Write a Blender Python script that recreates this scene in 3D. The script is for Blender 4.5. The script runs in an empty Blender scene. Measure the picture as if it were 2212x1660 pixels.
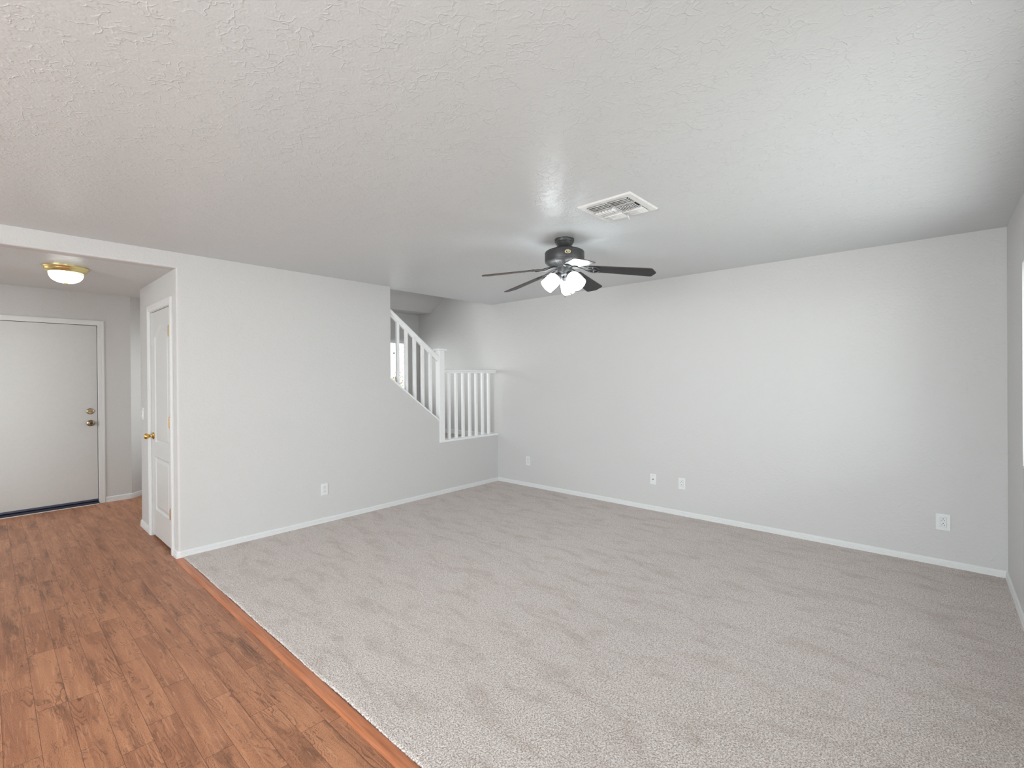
import bpy, bmesh, math, random
from mathutils import Vector, Matrix
random.seed(7)
SC = bpy.context.scene
COL = SC.collection
PI = math.pi

# ------------------------------------------------------------------ camera
W_PX = 2212.0
CAM_R = Vector((0.74460927, 0.66745859, -0.00748826))
CAM_F = Vector((-0.66749229, 0.74460909, -0.00336695))
CAM_U = CAM_R.cross(CAM_F)
cd = bpy.data.cameras.new('camera')
cam = bpy.data.objects.new('camera', cd)
COL.objects.link(cam)
cd.sensor_fit = 'HORIZONTAL'
cd.sensor_width = 36.0
cd.lens = 1021.124 / W_PX * 36.0
cd.shift_y = -9.811 / W_PX
cd.clip_start = 0.02
M = Matrix((CAM_R, CAM_U, -CAM_F)).transposed().to_4x4()
M.translation = Vector((0, 0, 1.4231))
cam.matrix_world = M
SC.camera = cam

# ------------------------------------------------------------------ world, daylight, exposure
SC.view_settings.view_transform = 'Standard'
SC.view_settings.look = 'None'
SC.view_settings.gamma = 1.0
SC.view_settings.use_curve_mapping = False
SC.view_settings.exposure = 0.09
SC.cycles.use_denoising = True
SC.cycles.use_adaptive_sampling = True
SC.cycles.adaptive_threshold = 0.05
SC.cycles.max_bounces = 7
SC.cycles.diffuse_bounces = 5
SC.cycles.glossy_bounces = 2
SC.cycles.transparent_max_bounces = 12
SC.cycles.caustics_reflective = False
SC.cycles.caustics_refractive = False
SC.cycles.sample_clamp_indirect = 6.0
wd = bpy.data.worlds.new('sky')
SC.world = wd
wd.use_nodes = True
wd.node_tree.nodes['Background'].inputs[0].default_value = (0.93, 0.97, 1.0, 1)
wd.node_tree.nodes['Background'].inputs[1].default_value = 3.0


def daylight(name, loc, direction, sx, sy, power, color):
    ld = bpy.data.lights.new(name, 'AREA')
    ld.shape = 'RECTANGLE'
    ld.size = sx
    ld.size_y = sy
    ld.energy = power
    ld.color = color
    o = bpy.data.objects.new(name, ld)
    COL.objects.link(o)
    o.location = loc
    o.rotation_euler = Vector(direction).to_track_quat('-Z', 'Y').to_euler()
    return o


# daylight at the side and stair windows; fill lights added outside made-up unseen openings
daylight('daylight_side_window', (2.9, 2.0, 1.15), (-1, 0, 0.0), 5.6, 2.4, 160, (0.97, 0.985, 1.0))
daylight('daylight_side_skyline', (2.9, 2.0, 1.86), (-1, 0, -0.2), 5.6, 0.30, 42, (0.97, 0.985, 1.0))
daylight('daylight_side_yard', (1.72, 2.75, -0.09), (-0.02, 0, 1), 3.8, 2.2, 78, (0.96, 0.98, 1.0))
daylight('fill_light_rear', (-1.4, -3.95, 1.15), (0, 1, 0.0), 3.0, 2.2, 268, (0.92, 0.965, 1.0))  # unseen source added behind the camera to fill the room
daylight('fill_light_right', (0.80, -0.35, 1.40), (-1, 0, 0.0), 2.0, 1.4, 22, (0.90, 0.96, 1.0))  # unseen source added beside the camera, facing the foyer opening
daylight('fill_light_foyer', (-5.05, -2.05, 1.45), (-0.75, 0.66, 0), 1.1, 1.4, 55, (1.0, 0.99, 0.97))  # added out of view to brighten the front wall
daylight('fill_light_hall', (-6.95, 2.75, 1.5), (0, -1, 0), 0.9, 1.2, 10, (1.0, 0.985, 0.96))  # added out of view to brighten the angled hall wall
daylight('daylight_stair_window', (-6.72, 3.15, 1.75), (1, 0, 0.2), 1.5, 1.3, 45, (1.0, 0.99, 0.97))
daylight('fill_light_upper', (-5.2, 0.45, 3.15), (0, 1, 0.0), 1.2, 0.8, 30, (1.0, 0.985, 0.96))  # added out of view to brighten the stairwell from upstairs

# ------------------------------------------------------------------ node materials


def new_mat(name):
    m = bpy.data.materials.new(name)
    m.use_nodes = True
    nt = m.node_tree
    b = nt.nodes['Principled BSDF']
    return m, nt, b


def nd(nt, kind, **kw):
    n = nt.nodes.new(kind)
    for k, v in kw.items():
        if k.startswith('i_'):
            key = k[2:]
            key = int(key) if key.isdigit() else key.replace('_', ' ')
            n.inputs[key].default_value = v
        else:
            setattr(n, k, v)
    return n


def lk(nt, a, b):
    nt.links.new(a, b)


def pos(nt, scale=(1, 1, 1), loc=(0, 0, 0)):
    g = nd(nt, 'ShaderNodeTexCoord')
    mp = nd(nt, 'ShaderNodeMapping')
    mp.inputs['Scale'].default_value = scale
    mp.inputs['Location'].default_value = loc
    lk(nt, g.outputs['Object'], mp.inputs['Vector'])
    return mp.outputs['Vector']


def math_(nt, op, a, b=None, c=None, clamp=False):
    n = nd(nt, 'ShaderNodeMath', operation=op)
    n.use_clamp = clamp
    for i, v in enumerate((a, b, c)):
        if v is None:
            continue
        if isinstance(v, (int, float)):
            n.inputs[i].default_value = v
        else:
            lk(nt, v, n.inputs[i])
    return n.outputs[0]


def maprange(nt, v, a, b, c, d, smooth=True):
    n = nd(nt, 'ShaderNodeMapRange')
    n.interpolation_type = 'SMOOTHSTEP' if smooth else 'LINEAR'
    lk(nt, v, n.inputs[0])
    for i, x in enumerate((a, b, c, d)):
        n.inputs[i + 1].default_value = x
    return n.outputs[0]


def noise(nt, vec, scale, detail=3, rough=0.5, dist=0.0, dim='3D'):
    n = nd(nt, 'ShaderNodeTexNoise')
    n.noise_dimensions = dim
    n.inputs['Scale'].default_value = scale
    n.inputs['Detail'].default_value = detail
    n.inputs['Roughness'].default_value = rough
    n.inputs['Distortion'].default_value = dist
    if vec is not None:
        lk(nt, vec, n.inputs['Vector'])
    return n


def mixc(nt, fac, a, b, mode='MIX'):
    n = nd(nt, 'ShaderNodeMix', data_type='RGBA', blend_type=mode)
    if isinstance(fac, (int, float)):
        n.inputs[0].default_value = fac
    else:
        lk(nt, fac, n.inputs[0])
    for i, v in ((6, a), (7, b)):
        if isinstance(v, (tuple, list)):
            n.inputs[i].default_value = (*v[:3], 1)
        else:
            lk(nt, v, n.inputs[i])
    return n.outputs[2]


def bump(nt, b, height, strength, distance):
    n = nd(nt, 'ShaderNodeBump')
    n.inputs['Strength'].default_value = strength
    n.inputs['Distance'].default_value = distance
    lk(nt, height, n.inputs['Height'])
    lk(nt, n.outputs[0], b.inputs['Normal'])
    return n


def simple(name, col, rough=0.5, metal=0.0, spec=0.5, var=0.04, vscale=40, bstr=0.0, bscale=200):
    m, nt, b = new_mat(name)
    v = pos(nt)
    n = noise(nt, v, vscale, 3)
    f = maprange(nt, n.outputs[0], 0.3, 0.7, 1 - var, 1 + var)
    c = nd(nt, 'ShaderNodeMix', data_type='RGBA', blend_type='MULTIPLY')
    c.inputs[0].default_value = 1
    c.inputs[6].default_value = (*col, 1)
    cb = nd(nt, 'ShaderNodeCombineColor')
    for i in range(3):
        lk(nt, f, cb.inputs[i])
    lk(nt, cb.outputs[0], c.inputs[7])
    lk(nt, c.outputs[2], b.inputs['Base Color'])
    b.inputs['Roughness'].default_value = rough
    b.inputs['Metallic'].default_value = metal
    b.inputs['Specular IOR Level'].default_value = spec
    if bstr > 0:
        n2 = noise(nt, v, bscale, 2)
        bump(nt, b, n2.outputs[0], bstr, 0.002)
    return m


def plaster(name, col, rough, ridge, ridge_scale, fine, spec=0.5, fine_scale=100, overhead=False):
    """painted, trowelled drywall: short wandering ridges over a fine roller stipple"""
    m, nt, b = new_mat(name)
    b.inputs['Base Color'].default_value = (*col, 1)
    b.inputs['Roughness'].default_value = rough
    b.inputs['Specular IOR Level'].default_value = spec
    # flat coordinates: (x, y) overhead, (run of the wall, height) on walls
    g = nd(nt, 'ShaderNodeTexCoord')
    sp = nd(nt, 'ShaderNodeSeparateXYZ')
    lk(nt, g.outputs['Object'], sp.inputs[0])
    cv = nd(nt, 'ShaderNodeCombineXYZ')
    if overhead:
        lk(nt, sp.outputs[0], cv.inputs[0])
        lk(nt, sp.outputs[1], cv.inputs[1])
    else:
        lk(nt, math_(nt, 'SUBTRACT', sp.outputs[0], math_(nt, 'MULTIPLY', sp.outputs[1], 1.05)), cv.inputs[0])
        lk(nt, sp.outputs[2], cv.inputs[1])
    v = cv.outputs[0]
    warp = noise(nt, v, ridge_scale * 0.9, 2, 0.6, dim='2D')
    off = nd(nt, 'ShaderNodeVectorMath', operation='SCALE')
    lk(nt, warp.outputs['Color'], off.inputs[0])
    off.inputs['Scale'].default_value = 1.8 / ridge_scale
    add = nd(nt, 'ShaderNodeVectorMath', operation='ADD')
    lk(nt, v, add.inputs[0])
    lk(nt, off.outputs[0], add.inputs[1])
    vo = nd(nt, 'ShaderNodeTexVoronoi', feature='DISTANCE_TO_EDGE')
    vo.voronoi_dimensions = '2D'
    vo.inputs['Scale'].default_value = ridge_scale
    lk(nt, add.outputs[0], vo.inputs['Vector'])
    line = maprange(nt, vo.outputs['Distance'], 0.0, 0.11, 1.0, 0.0)
    mk = noise(nt, v, ridge_scale * 0.55, 1, dim='2D')
    mask = maprange(nt, mk.outputs[0], 0.36, 0.60, 0.0, 1.0)
    r1 = math_(nt, 'MULTIPLY', line, mask)
    # plateaus: broad flat trowel passes with soft edges
    pl = noise(nt, v, ridge_scale * 0.8, 3, 0.6, dim='2D')
    plat = maprange(nt, pl.outputs[0], 0.47, 0.55, 0.0, 1.0)
    h1 = math_(nt, 'MULTIPLY_ADD', plat, 0.55, r1)
    fn = noise(nt, v, fine_scale, 2, 0.6, dim='2D')
    h = math_(nt, 'MULTIPLY_ADD', fn.outputs[0], fine, math_(nt, 'MULTIPLY', h1, ridge))
    bump(nt, b, h, 1.0, 0.0016)
    return m


def wood_floor():
    m, nt, b = new_mat('wood plank vinyl')
    g = nd(nt, 'ShaderNodeTexCoord')
    sp = nd(nt, 'ShaderNodeSeparateXYZ')
    lk(nt, g.outputs['Object'], sp.inputs[0])
    X, Y = sp.outputs[0], sp.outputs[1]
    wpl = 0.1003
    yr = math_(nt, 'DIVIDE', math_(nt, 'SUBTRACT', Y, 0.036), wpl)
    row = math_(nt, 'FLOOR', yr)
    fy = math_(nt, 'FRACT', yr)
    wn = nd(nt, 'ShaderNodeTexWhiteNoise', noise_dimensions='1D')
    lk(nt, math_(nt, 'ADD', row, 31.7), wn.inputs['W'])
    off = math_(nt, 'MULTIPLY', wn.outputs['Value'], 0.9)
    xr = math_(nt, 'DIVIDE', math_(nt, 'ADD', X, math_(nt, 'ADD', off, 20.0)), 0.62)
    idx = math_(nt, 'FLOOR', xr)
    fx = math_(nt, 'FRACT', xr)
    cmb = nd(nt, 'ShaderNodeCombineXYZ')
    lk(nt, row, cmb.inputs[0])
    lk(nt, idx, cmb.inputs[1])
    wn2 = nd(nt, 'ShaderNodeTexWhiteNoise', noise_dimensions='2D')
    lk(nt, cmb.outputs[0], wn2.inputs['Vector'])
    rnd = wn2.outputs['Value']
    sepc = nd(nt, 'ShaderNodeSeparateColor')
    lk(nt, wn2.outputs['Color'], sepc.inputs[0])
    rndb = sepc.outputs[1]
    # seams
    ey = math_(nt, 'MINIMUM', fy, math_(nt, 'SUBTRACT', 1.0, fy))
    seam_y = maprange(nt, ey, 0.004, 0.014, 1.0, 0.0)
    ex = math_(nt, 'MINIMUM', fx, math_(nt, 'SUBTRACT', 1.0, fx))
    seam_x = maprange(nt, ex, 0.001, 0.0035, 1.0, 0.0)
    seam = math_(nt, 'MAXIMUM', seam_y, seam_x)
    # grain coordinates, shifted per plank
    wig = noise(nt, g.outputs['Object'], 34, 1, 0.5, dim='2D')
    wgx = math_(nt, 'MULTIPLY', math_(nt, 'SUBTRACT', wig.outputs[0], 0.5), 0.055)
    gv = nd(nt, 'ShaderNodeCombineXYZ')
    lk(nt, math_(nt, 'ADD', wgx, math_(nt, 'MULTIPLY_ADD', rnd, 40.0, math_(nt, 'MULTIPLY', X, 0.72))), gv.inputs[0])
    lk(nt, math_(nt, 'ADD', wgx, math_(nt, 'MULTIPLY_ADD', rndb, 30.0, math_(nt, 'MULTIPLY', Y, 4.4))), gv.inputs[1])
    lk(nt, math_(nt, 'MULTIPLY', rnd, 17.0), gv.inputs[2])
    big = noise(nt, gv.outputs[0], 3.1, 1.2, 0.5, 0.35)
    # contour lines of a smooth field give the cathedral and burl figure
    nring = math_(nt, 'MULTIPLY_ADD', rndb, 14.0, 15.0)
    rings = math_(nt, 'FRACT', math_(nt, 'MULTIPLY', big.outputs[0], nring))
    ring_line = maprange(nt, rings, 0.45, 0.98, 0.0, 1.0)
    ring_line = math_(nt, 'MULTIPLY', ring_line, maprange(nt, rings, 0.98, 1.0, 1.0, 0.6))
    rmask_n = noise(nt, gv.outputs[0], 5.0, 2)
    rmask = maprange(nt, rmask_n.outputs[0], 0.36, 0.60, 0.10, 0.9)
    ring_line = math_(nt, 'MULTIPLY', math_(nt, 'POWER', ring_line, 1.8), rmask)
    # long straight fibres and wider light and dark bands along the plank
    fv = nd(nt, 'ShaderNodeCombineXYZ')
    lk(nt, math_(nt, 'MULTIPLY_ADD', rnd, 9.0, math_(nt, 'MULTIPLY', X, 5.0)), fv.inputs[0])
    lk(nt, math_(nt, 'MULTIPLY', Y, 120.0), fv.inputs[1])
    fib = noise(nt, fv.outputs[0], 1.0, 2, 0.6, 0.3, dim='2D')
    bv = nd(nt, 'ShaderNodeCombineXYZ')
    lk(nt, math_(nt, 'MULTIPLY_ADD', rnd, 23.0, math_(nt, 'MULTIPLY', X, 1.6)), bv.inputs[0])
    lk(nt, math_(nt, 'MULTIPLY', Y, 17.0), bv.inputs[1])
    band = noise(nt, bv.outputs[0], 1.0, 2, 0.55, 0.4, dim='2D')
    # smoky dark patches
    smoke = noise(nt, gv.outputs[0], 2.6, 5, 0.62, 0.4)
    sm = maprange(nt, smoke.outputs[0], 0.52, 0.70, 0.0, 1.0)
    # pores and print grain
    pv = nd(nt, 'ShaderNodeCombineXYZ')
    lk(nt, math_(nt, 'MULTIPLY', X, 60.0), pv.inputs[0])
    lk(nt, math_(nt, 'MULTIPLY', Y, 190.0), pv.inputs[1])
    pores = noise(nt, pv.outputs[0], 2.2, 1, dim='2D')
    dots = noise(nt, g.outputs['Object'], 520, 1, 0.6, dim='2D')
    lightc = (0.63, 0.285, 0.150)
    midc = (0.40, 0.163, 0.084)
    darkc = (0.10, 0.043, 0.026)
    tone = math_(nt, 'MULTIPLY_ADD', rnd, 0.45, math_(nt, 'MULTIPLY', maprange(nt, band.outputs[0], 0.3, 0.7, 0.0, 1.0), 0.6))
    c = mixc(nt, math_(nt, 'SUBTRACT', tone, 0.02, clamp=True), lightc, midc)
    c = mixc(nt, math_(nt, 'MULTIPLY', sm, 0.62), c, darkc)
    c = mixc(nt, math_(nt, 'MULTIPLY', ring_line, 0.72), c, darkc)
    c = mixc(nt, maprange(nt, pores.outputs[0], 0.50, 0.75, 0.0, 0.42), c, darkc)
    c = mixc(nt, maprange(nt, dots.outputs[0], 0.46, 0.72, 0.0, 0.34), c, darkc)
    c = mixc(nt, maprange(nt, fib.outputs[0], 0.55, 0.75, 0.0, 0.40), c, (0.70, 0.36, 0.21))
    c = mixc(nt, math_(nt, 'MULTIPLY', seam, 0.70), c, (0.07, 0.028, 0.016))
    lk(nt, c, b.inputs['Base Color'])
    b.inputs['Roughness'].default_value = 0.42
    b.inputs['Specular IOR Level'].default_value = 0.42
    hh = math_(nt, 'SUBTRACT', math_(nt, 'MULTIPLY', pores.outputs[0], 0.25),
               math_(nt, 'MULTIPLY_ADD', ring_line, 0.2, seam))
    bump(nt, b, hh, 0.5, 0.0008)
    return m


def carpet_mat(name, light, dark, blot=1.0):
    m, nt, b = new_mat(name)
    v = pos(nt)
    wv = noise(nt, v, 160, 1, dim='2D')
    off = nd(nt, 'ShaderNodeVectorMath', operation='SCALE')
    lk(nt, wv.outputs['Color'], off.inputs[0])
    off.inputs['Scale'].default_value = 0.006
    add = nd(nt, 'ShaderNodeVectorMath', operation='ADD')
    lk(nt, v, add.inputs[0])
    lk(nt, off.outputs[0], add.inputs[1])
    vo = nd(nt, 'ShaderNodeTexVoronoi', feature='F1')
    vo.voronoi_dimensions = '2D'
    vo.inputs['Scale'].default_value = 140
    lk(nt, add.outputs[0], vo.inputs['Vector'])
    gap = maprange(nt, vo.outputs['Distance'], 0.35, 0.85, 0.0, 1.0)
    sc = nd(nt, 'ShaderNodeSeparateColor')
    lk(nt, vo.outputs['Color'], sc.inputs[0])
    tuft = maprange(nt, sc.outputs[0], 0.0, 1.0, 0.0, 1.0, False)
    fine = noise(nt, v, 420, 1, dim='2D')
    fleck = maprange(nt, noise(nt, v, 75, 2, 0.65, dim='2D').outputs[0], 0.40, 0.62, 0.0, 1.0)
    sp1 = maprange(nt, noise(nt, v, 150, 2, 0.65, dim='2D').outputs[0], 0.46, 0.64, 0.0, 1.0)
    sp2 = maprange(nt, fine.outputs[0], 0.42, 0.70, 0.0, 1.0)
    f = math_(nt, 'MULTIPLY_ADD', gap, 0.20, math_(nt, 'MULTIPLY', tuft, 0.20))
    f = math_(nt, 'MULTIPLY_ADD', sp1, 0.44, f)
    f = math_(nt, 'MULTIPLY_ADD', sp2, 0.20, f)
    f = math_(nt, 'MULTIPLY_ADD', fleck, 0.08, f, clamp=True)
    c = mixc(nt, f, light, dark)
    # pile lay left by vacuum and feet
    wob = nd(nt, 'ShaderNodeMapping')
    wob.inputs['Rotation'].default_value = (0, 0, 0.62)
    wob.inputs['Scale'].default_value = (1.6, 4.6, 1)
    g = nd(nt, 'ShaderNodeTexCoord')
    lk(nt, g.outputs['Object'], wob.inputs['Vector'])
    lay = noise(nt, wob.outputs[0], 1.9, 5, 0.68, 0.3, dim='2D')
    ly = maprange(nt, lay.outputs[0], 0.44, 0.74, 0.0, 0.30 * blot)
    c = mixc(nt, ly, c, dark)
    lk(nt, c, b.inputs['Base Color'])
    b.inputs['Roughness'].default_value = 0.95
    b.inputs['Specular IOR Level'].default_value = 0.15
    b.inputs['Sheen Weight'].default_value = 0.25
    b.inputs['Sheen Roughness'].default_value = 0.5
    h = math_(nt, 'MULTIPLY_ADD', math_(nt, 'SUBTRACT', 1.0, sp1), 0.7, math_(nt, 'MULTIPLY', math_(nt, 'SUBTRACT', 1.0, gap), 0.55))
    h = math_(nt, 'MULTIPLY_ADD', tuft, 0.35, h)
    bump(nt, b, h, 0.9, 0.004)
    return m


def oak_strip():
    m, nt, b = new_mat('reddish oak')
    v = pos(nt, (3.0, 60.0, 10.0))
    n = noise(nt, v, 1.0, 4, 0.6, 0.5)
    n2 = noise(nt, pos(nt, (1, 1, 1)), 2.0, 2)
    c = mixc(nt, maprange(nt, n.outputs[0], 0.35, 0.7, 0, 1), (0.56, 0.205, 0.095), (0.40, 0.125, 0.05))
    c = mixc(nt, maprange(nt, n2.outputs[0], 0.4, 0.65, 0, 0.35), c, (0.62, 0.27, 0.15))
    lk(nt, c, b.inputs['Base Color'])
    b.inputs['Roughness'].default_value = 0.38
    bump(nt, b, n.outputs[0], 0.3, 0.0006)
    return m


def emissive(name, col, strength, base=(0.9, 0.9, 0.9)):
    m, nt, b = new_mat(name)
    b.inputs['Base Color'].default_value = (*base, 1)
    b.inputs['Roughness'].default_value = 0.35
    v = pos(nt)
    n = noise(nt, v, 9, 3)
    f = maprange(nt, n.outputs[0], 0.3, 0.7, strength * 0.94, strength * 1.06)
    b.inputs['Emission Color'].default_value = (*col, 1)
    lk(nt, f, b.inputs['Emission Strength'])
    return m


def glass_pane():
    m, nt, b = new_mat('window glass')
    out = nt.nodes['Material Output']
    tr = nd(nt, 'ShaderNodeBsdfTransparent')
    tr.inputs[0].default_value = (0.96, 0.985, 0.98, 1)
    gl = nd(nt, 'ShaderNodeBsdfGlossy')
    gl.inputs['Roughness'].default_value = 0.02
    fr = nd(nt, 'ShaderNodeFresnel')
    geo = nd(nt, 'ShaderNodeNewGeometry')
    lk(nt, maprange(nt, geo.outputs['Backfacing'], 0.0, 1.0, 1.45, 1.0 / 1.45, False), fr.inputs[0])
    mx = nd(nt, 'ShaderNodeMixShader')
    lk(nt, fr.outputs[0], mx.inputs[0])
    lk(nt, tr.outputs[0], mx.inputs[1])
    lk(nt, gl.outputs[0], mx.inputs[2])
    lk(nt, mx.outputs[0], out.inputs['Surface'])
    return m


def bowl_glass():
    m, nt, b = new_mat('alabaster glass bowl')
    b.inputs['Base Color'].default_value = (0.62, 0.64, 0.62, 1)
    b.inputs['Roughness'].default_value = 0.3
    g = nd(nt, 'ShaderNodeTexCoord')
    sp = nd(nt, 'ShaderNodeSeparateXYZ')
    lk(nt, g.outputs['Object'], sp.inputs[0])
    sw_ = noise(nt, pos(nt, (1, 1, 0.4)), 22, 4, 0.6, 1.0)
    hot = maprange(nt, sp.outputs[2], -0.048, -0.115, 0.45, 7.0)
    lkf = maprange(nt, sw_.outputs[0], 0.3, 0.7, 0.82, 1.12)
    b.inputs['Emission Color'].default_value = (0.93, 1.0, 0.95, 1)
    lk(nt, math_(nt, 'MULTIPLY', hot, lkf), b.inputs['Emission Strength'])
    return m


WALL = plaster('wall paint', (0.588, 0.577, 0.572), 0.55, 0.34, 17.0, 0.95, 0.35, 48)
CEIL = plaster('ceiling paint', (0.60, 0.616, 0.624), 0.34, 0.50, 19.0, 0.34, 0.5, 120, True)
TRIM = simple('white trim enamel', (0.72, 0.72, 0.72), 0.32, var=0.01)
DOORW = simple('white door paint', (0.62, 0.617, 0.61), 0.34, var=0.012, bstr=0.08, bscale=60)
RAILW = simple('white railing enamel', (0.84, 0.84, 0.845), 0.35, var=0.01)
WOOD = wood_floor()
CARPET = carpet_mat('plush carpet', (1.0, 0.92, 0.892), (0.38, 0.268, 0.208))
STAIRC = carpet_mat('stair carpet', (0.74, 0.65, 0.60), (0.32, 0.24, 0.19))
OAK = oak_strip()
BRONZE = simple('dark bronze metal', (0.062, 0.060, 0.062), 0.40, 0.35, 0.5, 0.08, 60, 0.15, 500)
BLADE = simple('black walnut blade', (0.016, 0.014, 0.015), 0.42, 0.0, 0.32, 0.15, 30, 0.1, 300)
BLADEEDGE = simple('walnut brown edge', (0.090, 0.064, 0.054), 0.5, 0.0, 0.4, 0.15, 40)
BRASS = simple('polished brass', (0.80, 0.52, 0.16), 0.16, 1.0, 0.5, 0.03, 20)
BRASSD = simple('aged brass', (0.40, 0.30, 0.19), 0.30, 1.0, 0.5, 0.1, 60)
PALEBRASS = simple('pale satin brass', (0.80, 0.68, 0.32), 0.25, 0.9, 0.5, 0.04, 30)
MEDAL = simple('gilt medallion', (0.75, 0.62, 0.40), 0.35, 0.7, 0.5, 0.1, 200)
CHROME = simple('steel chain', (0.55, 0.56, 0.57), 0.25, 1.0, 0.5, 0.02, 50)
DARK = simple('dark recess', (0.03, 0.027, 0.025), 0.7, var=0.05)
SLOT = simple('slot and gap black', (0.02, 0.02, 0.02), 0.6, var=0.05)
PLASTIC = simple('white plastic', (0.74, 0.74, 0.745), 0.30, var=0.008)
VENTW = simple('white vent enamel', (0.75, 0.745, 0.74), 0.38, var=0.02)
SWEEP = simple('blue grey weatherstrip', (0.085, 0.10, 0.16), 0.35, 0.3, 0.5, 0.06, 30)
THRESH = simple('dark anodised threshold', (0.055, 0.058, 0.085), 0.35, 0.5, 0.5, 0.1, 60)
CAULK = simple('white caulk', (0.80, 0.79, 0.77), 0.6, var=0.02)
SHADE = emissive('opal glass shade', (0.88, 0.975, 1.0), 14.0)
BOWL = bowl_glass()
GLASS = glass_pane()
SLATM = simple('white blind slat', (0.80, 0.81, 0.83), 0.4, var=0.01)
LEAF = simple('green leaves', (0.20, 0.42, 0.07), 0.5, var=0.3, vscale=6)
BLOSSOM = simple('pink blossom', (0.85, 0.10, 0.22), 0.5, var=0.2, vscale=8)
STEM = simple('woody stem', (0.14, 0.09, 0.05), 0.7, var=0.2)
PAVING = simple('pale concrete', (0.62, 0.60, 0.56), 0.8, var=0.08, vscale=3)
STUCCO = simple('pale stucco', (0.72, 0.68, 0.62), 0.8, var=0.05, vscale=5, bstr=0.3, bscale=60)

# ------------------------------------------------------------------ mesh helpers


def obj(name, bm, mat, parent=None, smooth=False, mats=None):
    me = bpy.data.meshes.new(name)
    bmesh.ops.recalc_face_normals(bm, faces=bm.faces[:])
    bm.to_mesh(me)
    bm.free()
    for m in (mats or [mat]):
        me.materials.append(m)
    if smooth:
        for p in me.polygons:
            p.use_smooth = True
    o = bpy.data.objects.new(name, me)
    COL.objects.link(o)
    if parent is not None:
        o.parent = parent
        o.matrix_parent_inverse = Matrix.Identity(4)
    return o


def smooth_by_angle(o, deg=35):
    me = o.data
    bm = bmesh.new()
    bm.from_mesh(me)
    for f in bm.faces:
        f.smooth = True
    lim = math.radians(deg)
    for e in bm.edges:
        if len(e.link_faces) == 2:
            e.smooth = e.calc_face_angle(0) < lim
    bm.to_mesh(me)
    bm.free()
    return o


def box(bm, x0, x1, y0, y1, z0, z1, bev=0.0, mat=0, seg=2):
    vs = [bm.verts.new((x, y, z)) for x in (x0, x1) for y in (y0, y1) for z in (z0, z1)]
    idx = [(0, 1, 3, 2), (4, 6, 7, 5), (0, 4, 5, 1), (2, 3, 7, 6), (0, 2, 6, 4), (1, 5, 7, 3)]
    fs = [bm.faces.new([vs[i] for i in f]) for f in idx]
    for f in fs:
        f.material_index = mat
    if bev > 0:
        es = list({e for f in fs for e in f.edges})
        bmesh.ops.bevel(bm, geom=es, offset=bev, segments=seg, profile=0.5, affect='EDGES', clamp_overlap=True)
    return vs


def box_bm(*a, **k):
    bm = bmesh.new()
    box(bm, *a, **k)
    return bm


def prism(bm, pts, axis, a, b, mat=0):
    """polygon pts extruded along an axis ('x': pts are (y,z); 'y': (x,z); 'z': (x,y))"""
    def mk(p, t):
        if axis == 'x':
            return (t, p[0], p[1])
        if axis == 'y':
            return (p[0], t, p[1])
        return (p[0], p[1], t)
    A = [bm.verts.new(mk(p, a)) for p in pts]
    B = [bm.verts.new(mk(p, b)) for p in pts]
    n = len(pts)
    fs = [bm.faces.new(A), bm.faces.new(list(reversed(B)))]
    for i in range(n):
        fs.append(bm.faces.new([A[i], B[i], B[(i + 1) % n], A[(i + 1) % n]]))
    for f in fs:
        f.material_index = mat
    return A, B


def lathe(bm, prof, seg=48, mat=0, ribs=0, rib_amp=0.0, center=(0, 0, 0)):
    """prof: list of (r, z); revolved about z through center"""
    rings = []
    for (r, z) in prof:
        if r < 1e-6:
            rings.append([bm.verts.new((center[0], center[1], center[2] + z))])
        else:
            ring = []
            for i in range(seg):
                a = 2 * PI * i / seg
                rr = r * (1 + (rib_amp * math.cos(ribs * a) if ribs else 0))
                ring.append(bm.verts.new((center[0] + rr * math.cos(a), center[1] + rr * math.sin(a), center[2] + z)))
            rings.append(ring)
    for k in range(len(rings) - 1):
        A, B = rings[k], rings[k + 1]
        for i in range(seg):
            j = (i + 1) % seg
            if len(A) == 1 and len(B) == 1:
                continue
            if len(A) == 1:
                f = bm.faces.new([A[0], B[i], B[j]])
            elif len(B) == 1:
                f = bm.faces.new([A[i], B[0], A[j]])
            else:
                f = bm.faces.new([A[i], B[i], B[j], A[j]])
            f.material_index = mat
    return rings


def tube(bm, pts, rad, seg=10, mat=0, cap=True):
    pts = [Vector(p) for p in pts]
    rings = []
    up = Vector((0.13, 0.21, 0.97)).normalized()
    for i, p in enumerate(pts):
        t = (pts[min(i + 1, len(pts) - 1)] - pts[max(i - 1, 0)]).normalized()
        a = t.cross(up)
        if a.length < 1e-4:
            a = t.cross(Vector((1, 0, 0)))
        a.normalize()
        b = t.cross(a).normalized()
        r = rad[i] if isinstance(rad, (list, tuple)) else rad
        rings.append([bm.verts.new(p + a * (r * math.cos(2 * PI * k / seg)) + b * (r * math.sin(2 * PI * k / seg))) for k in range(seg)])
    for A, B in zip(rings, rings[1:]):
        for k in range(seg):
            f = bm.faces.new([A[k], B[k], B[(k + 1) % seg], A[(k + 1) % seg]])
            f.material_index = mat
    if cap:
        bm.faces.new(rings[0]).material_index = mat
        bm.faces.new(rings[-1]).material_index = mat


def ball(bm, c, r, sx=1, sy=1, sz=1, seg=16, rings=10, mat=0):
    r0 = bmesh.ops.create_uvsphere(bm, u_segments=seg, v_segments=rings, radius=1)
    for v in r0['verts']:
        v.co = Vector((c[0] + v.co.x * r * sx, c[1] + v.co.y * r * sy, c[2] + v.co.z * r * sz))
    for f in {f for v in r0['verts'] for f in v.link_faces}:
        f.material_index = mat


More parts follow.
